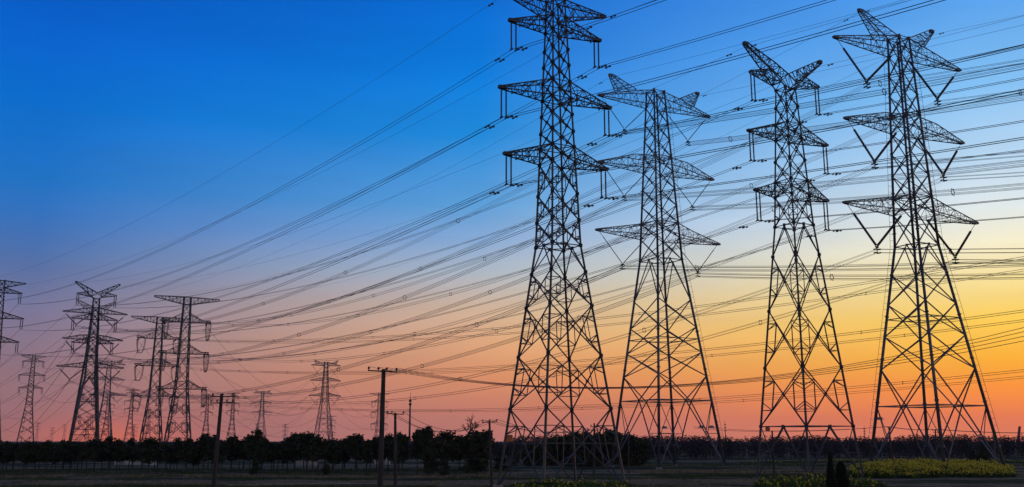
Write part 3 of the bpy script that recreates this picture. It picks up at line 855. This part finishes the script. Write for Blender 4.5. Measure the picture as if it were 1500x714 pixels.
# rapeseed: stems with leaves, blossom heads on top
def rape(name, label, area, n, h, seed, yellow=.55, big=1.0, px=False):
    q = random.Random(seed); v, f = [], []; bv, bf = [], []
    x0, x1, y0, y1 = area; cx, cy, rx, ry = (x0 + x1) / 2, (y0 + y1) / 2, (x1 - x0) / 2, (y1 - y0) / 2
    while n > 0:
        y = q.uniform(y0, y1); u = q.random(); x = gx(x0 + (x1 - x0) * u, y) if px else x0 + (x1 - x0) * u
        e = (2 * u - 1 + .07 * math.sin(y * .7)) ** 4 + ((y - cy) / ry + .12 * math.sin(x * .9)) ** 4 + .25 * math.sin(x * 1.7 + y * .9) * math.sin(y * .6) if px else ((x - cx) / rx) ** 4 + ((y - cy) / ry) ** 4 + .35 * math.sin(x * 1.3 + 2 * math.sin(y * .4)) * .6
        if e > 1: continue
        n -= 1; z = gz(x, y); hh = h * q.uniform(.6, 1.12) * (1.08 - .6 * max(0, e)) * (1 + .16 * math.sin(x * .7 + y * .31) + .1 * math.sin(x * 1.9))
        p = Vector((x, y, z)); tip = p + Vector((q.gauss(0, .10), q.gauss(0, .10), hh)); w = Vector((.018, .01, 0)); k = len(v)
        v += [p - w, p + w, tip]; f.append((k, k + 1, k + 2))
        for j in range(7):
            t = q.uniform(.1, .95); quad(v, f, p.lerp(tip, t) + Vector((q.gauss(0, .12), q.gauss(0, .12), 0)), .17 * (1.25 - t) * q.uniform(.7, 1.4) * big ** .5, q)
        if q.random() < yellow:
            for j in range(5): quad(bv, bf, tip + Vector((q.gauss(0, .06), q.gauss(0, .06), q.uniform(-.2, .05))), q.uniform(.05, .09) * big, q)
    o = link_mesh(name, mesh_of(name, v, f, RAPE)); tag(o, label, 'crop', kind='stuff')
    b = link_mesh('blossom', mesh_of('blossom', bv, bf, BLOS), o); tag(b, kind='stuff')


rape('rapeseed_bed', 'dense yellow flowering crop round the feet of the rightmost pylon', (1246, 1486, 134, 172), 17000, 1.45, 21, .5, 1.3, True)
rape('rapeseed_bed', 'yellow flowering clump under the nearest pylon', (742, 930, 84, 104), 3000, 1.05, 22, .08, 1, True)
rape('rapeseed_bed', 'yellow flowering clump at the feet of the big Y-topped pylon', (1106, 1296, 92, 114), 3800, 1.1, 23, .10, 1, True)
rape('rapeseed_strip', 'thin yellow-green crop strip before the distant wood', (52, 140, 216, 224), 3600, .6, 24, .3)
rape('rapeseed_strip', 'sparse yellow plants along the lower edge of the photo', (23, 46, 62, 80), 420, .75, 25, .9)


def blades(name, label, m, areas, seed):
    q = random.Random(seed); v, f = [], []
    for (pa, pb, da, db, n, h) in areas:
        for k in range(n):
            D = q.uniform(da, db); x = gx(q.uniform(pa, pb), D)
            if math.sin(x * .45 + 2.2 * math.sin(D * .33)) + math.sin(x * .17 + D * .5) < -.5: continue
            z = gz(x, D) - .02
            for j in range(3):
                p = Vector((x + q.gauss(0, .14), D + q.gauss(0, .14), z)); hh = h * q.uniform(.4, 1.2); w = Vector((q.uniform(.012, .03), q.uniform(-.02, .02), 0)); kk = len(v)
                v += [p - w, p + w, p + Vector((q.gauss(0, .3) * hh, q.gauss(0, .3) * hh, hh))]; f.append((kk, kk + 1, kk + 2))
    tag(link_mesh(name, mesh_of(name, v, f, m)), label, 'grass', kind='stuff')


blades('grass', 'dark green grass strips between the bare fields', TURF, [(-60, 760, 146, 172, 5200, .55), (-60, 1130, 125, 129, 2400, .5), (-60, 640, 98, 108, 5200, .42), (600, 1130, 100, 104, 1500, .4), (930, 1560, 176, 212, 4200, .45),
                                                                            (1130, 1560, 96, 108, 1900, .4), (-60, 760, 78, 92, 3600, .35), (940, 1250, 140, 146, 1500, .45)], 31)
blades('stubble', 'pale dry stubble on the bare fields', DRY, [(-60, 1130, 108, 124, 5200, .22), (-60, 760, 131, 144, 2600, .25), (600, 1560, 78, 98, 3600, .2), (930, 1240, 150, 172, 2400, .25)], 32)


# ------------------------------------------------------------------ poles, masts and small things
def util_pole(px_top, y_top, px_bot, y_bot, D, r, arms, label, name='utility_pole'):
    zt = zy(y_top, D); xt = gx(px_top, D, zt); zb = zy(y_bot, D); xb = gx(px_bot, D, zb)
    s = (xt - xb) / (zt - zb); x0 = xb - s * zb                       # foot of the axis on the ground
    root = empty(name, (x0, D, 0)); tag(root, label, 'pole')
    mb = MB(); mb.seg((-s * .4, 0, -.4), (s * zt, 0, zt), r * 1.3, r * .85, 10); mb.obj('shaft', POLE, root, False)
    tips = []
    for (dz, la, lb, tilt, pins) in arms:
        z = zt - dz; mb = MB(); a = Vector((s * z - la, -.16, z + tilt)); b = Vector((s * z + lb, -.16, z - tilt)); mb.seg(a, b, .065); mb.box((s * z, -.1, z), .3, .3, .12)
        ar = mb.obj('crossarm', PIN, root)
        for t in pins:
            p = a.lerp(b, t); mb = MB(); mb.path([p, p + Vector((0, 0, .1)), p + Vector((0, 0, .13)), p + Vector((0, 0, .24)), p + Vector((0, 0, .29))], [.025, .03, .09, .075, .03], 8); mb.obj('pin_insulator', PORC, root)
            tips.append(root.location + p + Vector((0, 0, .28)))
    return root, tips


P1, W1 = util_pole(562, 541, 557, 712, 67, .165, [(.16, 1.08, .98, .05, (.03, .36, .64, .97))], 'nearest bare pole with one crossarm, rising in front of the sagging wires')
P2, W2 = util_pole(325, 577, 313, 712, 85, .16, [(.25, .95, 1.25, .0, (.1, .5, .9)), (.80, .95, 1.2, -.03, (.05, .3, .7, .95))], 'leaning pole with two crossarms before the dark tree row')
P3, W3 = util_pole(579, 605, 579, 712, 100, .15, [(.12, .9, .95, .03, (.05, .3, .95))], 'shorter bare pole with one crossarm right behind the nearest pole')
P4, W4 = util_pole(717, 617, 720, 711, 103, .13, [(.12, .8, .85, -.03, (.05, .5, .95))], 'small bare pole with one crossarm near the leg of the nearest pylon')
P5, W5 = util_pole(870.5, 620, 870, 697, 132, .13, [(.5, .55, .65, 0, (.1, .9)), (.95, 1.0, 1.0, 0, (.05, .5, .95))], 'pole with two crossarms seen between the legs of the nearest pylon')
P6, W6 = util_pole(921, 640, 921, 690, 151, .12, [], 'plain short post standing between the two left big pylons')
P7, W7 = util_pole(1131, 631, 1134, 695, 139, .13, [], 'plain post under the platform strut of the big Y-topped pylon')
P8, W8 = util_pole(1302, 625, 1307, 674, 235, .2, [(.3, .5, .5, 0, (.1, .9))], 'leaning pole left of the centre between the legs of the rightmost pylon')
P9, W9 = util_pole(1370, 629, 1372, 674, 245, .18, [(.3, .9, .9, 0, (.1, .9)), (.9, .6, .6, 0, (.1, .9))], 'thin pole with two crossarms behind the centre legs of the rightmost pylon')


def lv_wire(a, b, sag, label, r=.022):
    wire(label, sag_pts(a, b, sag, 26), r, 'low wires between the wooden poles', name='overhead_wire')


end = Vector((38, 33, 10.9))
for k, p in enumerate(W1): lv_wire(p, end + Vector((.25 * k, .2 * k, 2.9 + .62 * k)), 3.8 + .16 * k, 'low dark wire running right from the nearest pole across the big pylons', .014)
for a, b, s in zip(W3, W4, (1.6, 1.75, 1.55)): lv_wire(a, b, s, 'thin low wire sagging between the shorter bare pole and the small bare pole')
for a, b, s in zip(W4, W5[2:], (.9, 1.0, .95)): lv_wire(a, b, s, 'thin low wire running from the small bare pole to the pole behind the nearest pylon')
for a, b in zip(W8, W9): lv_wire(a, b, .4, 'faint wire between the two poles behind the rightmost pylon', .045)
for a, dz in zip(W9[:2], (0, .3)): lv_wire(a, Vector((170, 265, 8.3 + dz)), 1.2, 'faint wire from the thin double-arm pole to beyond the right edge', .045)
for a, dz in zip(W8, (0, .5)): lv_wire(a, Vector((62, 330, 9 + dz)), 1.2, 'faint wire above the distant wood left of the leaning pole', .05)

# comm mast and far lattice masts
m0 = empty('antenna_mast', (gx(599.5, 600), 600, 0)); tag(m0, 'tall slender mast with a ringed platform rising behind the tree row', 'mast')
mb = MB(); mb.path([(0, 0, -.2), (0, 0, 16), (0, 0, 27), (0, 0, 27.2), (0, 0, 30), (0, 0, 34.5)], [.75, .6, .45, .28, .2, .06], 8); mb.obj('shaft', STEEL, m0)
for z in (26.2, 28.3):
    mb = MB(); mb.seg((0, 0, z), (0, 0, z + .3), .75, .75, 10)
    for k in range(6): a = k * 1.047; mb.box((.7 * math.cos(a), .7 * math.sin(a), z + .8), .25, .3, 1.4, a)
    mb.obj('antenna_ring', PIN, m0)
for px, D, H, lab in ((1063.5, 700, zy(617, 700), 'tiny far mast on the horizon between the two middle big pylons'), (1268, 720, zy(624, 720), 'tiny far mast behind the foot of the big Y-topped pylon'), (1457, 560, zy(634, 560), 'tiny far post left of the crane at the right edge')):
    r = empty('far_mast', (gx(px, D), D, 0)); tag(r, lab, 'mast')
    mb = MB(); mb.seg((0, 0, 0), (0, 0, H), .45, .12, 6); mb.obj('shaft', STEEL, r)
    mb = MB()
    for z in (.62, .74, .85): mb.box((0, 0, H * z), 1.6, .5, .5)
    mb.obj('antenna', PIN, r)
r = empty('crane', (gx(1491, 560), 560, 0)); tag(r, 'far crane with a slanting boom at the right edge', 'crane')
mb = MB(); truss(mb, [[(-.5, -.5, 1.2), (-.5, .5, 1.2), (.5, -.5, 1.2), (.5, .5, 1.2)], [(2.0, -.4, 12.6), (2.0, .4, 12.6), (2.8, -.4, 12.8), (2.8, .4, 12.8)]], [10], .16, .10); mb.obj('boom', PIN, r)
mb = MB(); mb.box((-1, 0, 1.4), 3.2, 2.4, 1.5); mb.box((-.8, 0, .4), 4, 2.8, .8); mb.obj('cab', GREYBOX, r)

# blue shed behind the trees
BLUE = mat('blue_roof_sheet', (.05, .16, .42), .5); WALL = mat('pale_render', (.42, .41, .40), .9)
r = empty('shed', (gx(449, 196), 196, 0)); tag(r, 'small shed with a blue roof glimpsed between the tree trunks', 'shed')
mb = MB(); mb.box((0, 0, .7), 4.2, 3, 1.5); mb.obj('wall', WALL, r)
mb = MB(); k = 0
mb.v = [Vector(p) for p in ((-2.4, -1.9, 1.3), (2.4, -1.9, 1.3), (2.4, 0, 2.25), (-2.4, 0, 2.25), (2.4, 1.9, 1.3), (-2.4, 1.9, 1.3), (-2.4, -1.9, 1.2), (2.4, -1.9, 1.2), (2.4, 1.9, 1.2), (-2.4, 1.9, 1.2))]
mb.f = [(0, 1, 2, 3), (3, 2, 4, 5), (0, 3, 5), (1, 4, 2), (6, 7, 1, 0), (7, 8, 4, 1), (8, 9, 5, 4), (9, 6, 0, 5)]; mb.obj('roof', BLUE, r)
for px, D, w, lab in ((212, 200, 3.6, 'low pale building glimpsed between trunks left of the strain pylons'), (180, 204, 2.4, 'tiny pale hut glimpsed between trunks under the Y-topped pair'), (560, 205, 3.0, 'low pale hut glimpsed behind the nearest bare pole')):
    r = empty('hut', (gx(px, D), D, 0)); tag(r, lab, 'hut'); mb = MB(); mb.box((0, 0, .8), w, 3, 1.7); mb.obj('wall', WALL, r)
    mb = MB(); mb.box((0, 0, 1.74), w + .5, 3.4, .16); mb.obj('roof', GREYBOX, r); mb = MB(); mb.box((.4, -1.52, .75), .8, .06, 1.4); mb.obj('door', GREYBOX, r)

# marker post, ditch kerb
r = empty('marker_post', (gx(717.5, 148), 148, 0)); tag(r, 'yellow marker post with an orange pointed top beside the small bare pole', 'post')
YEL = mat('yellow_paint', (.5, .34, .06), .6); BLP = mat('blue_paint', (.06, .16, .4), .6)
mb = MB(); mb.seg((0, 0, -.2), (0, 0, 1.05), .09, .09, 8); mb.obj('post', YEL, r)
mb = MB(); mb.seg((0, 0, 1.05), (0, 0, 1.25), .14, .14, 8); mb.obj('band', BLP, r); mb = MB(); mb.seg((0, 0, 1.25), (0, 0, 1.75), .15, .03, 8); mb.obj('pointed_top', SIGN, r)
mb = MB(); pts = [Vector((gx(p, D), D, gz(gx(p, D), D) + .12)) for p, D in ((330, 112), (380, 113), (430, 114), (480, 116), (520, 117), (560, 118.5))]
for a, b in zip(pts, pts[1:]): mb.seg(a, b, .10)
tag(mb.obj('ditch_kerb', CONC), 'pale concrete ditch edge running through the grass', 'kerb', kind='structure')


# ------------------------------------------------------------------ evening haze over the plain
hm = bpy.data.materials.new('evening_haze'); hm.use_nodes = True; nt = hm.node_tree
for n_ in list(nt.nodes):
    if n_.type != 'OUTPUT_MATERIAL': nt.nodes.remove(n_)
pv = nt.nodes.new('ShaderNodeVolumePrincipled'); pv.inputs['Color'].default_value = (.86, .80, .84, 1); pv.inputs['Density'].default_value = .00008
pv.inputs['Anisotropy'].default_value = .2
nt.links.new(pv.outputs[0], [n_ for n_ in nt.nodes if n_.type == 'OUTPUT_MATERIAL'][0].inputs['Volume'])
mb = MB(); mb.box((0, 0, 44.0), 7700, 7700, 92); hz = mb.obj('haze', hm); tag(hz, 'thin evening haze over the plain', 'haze', kind='stuff')
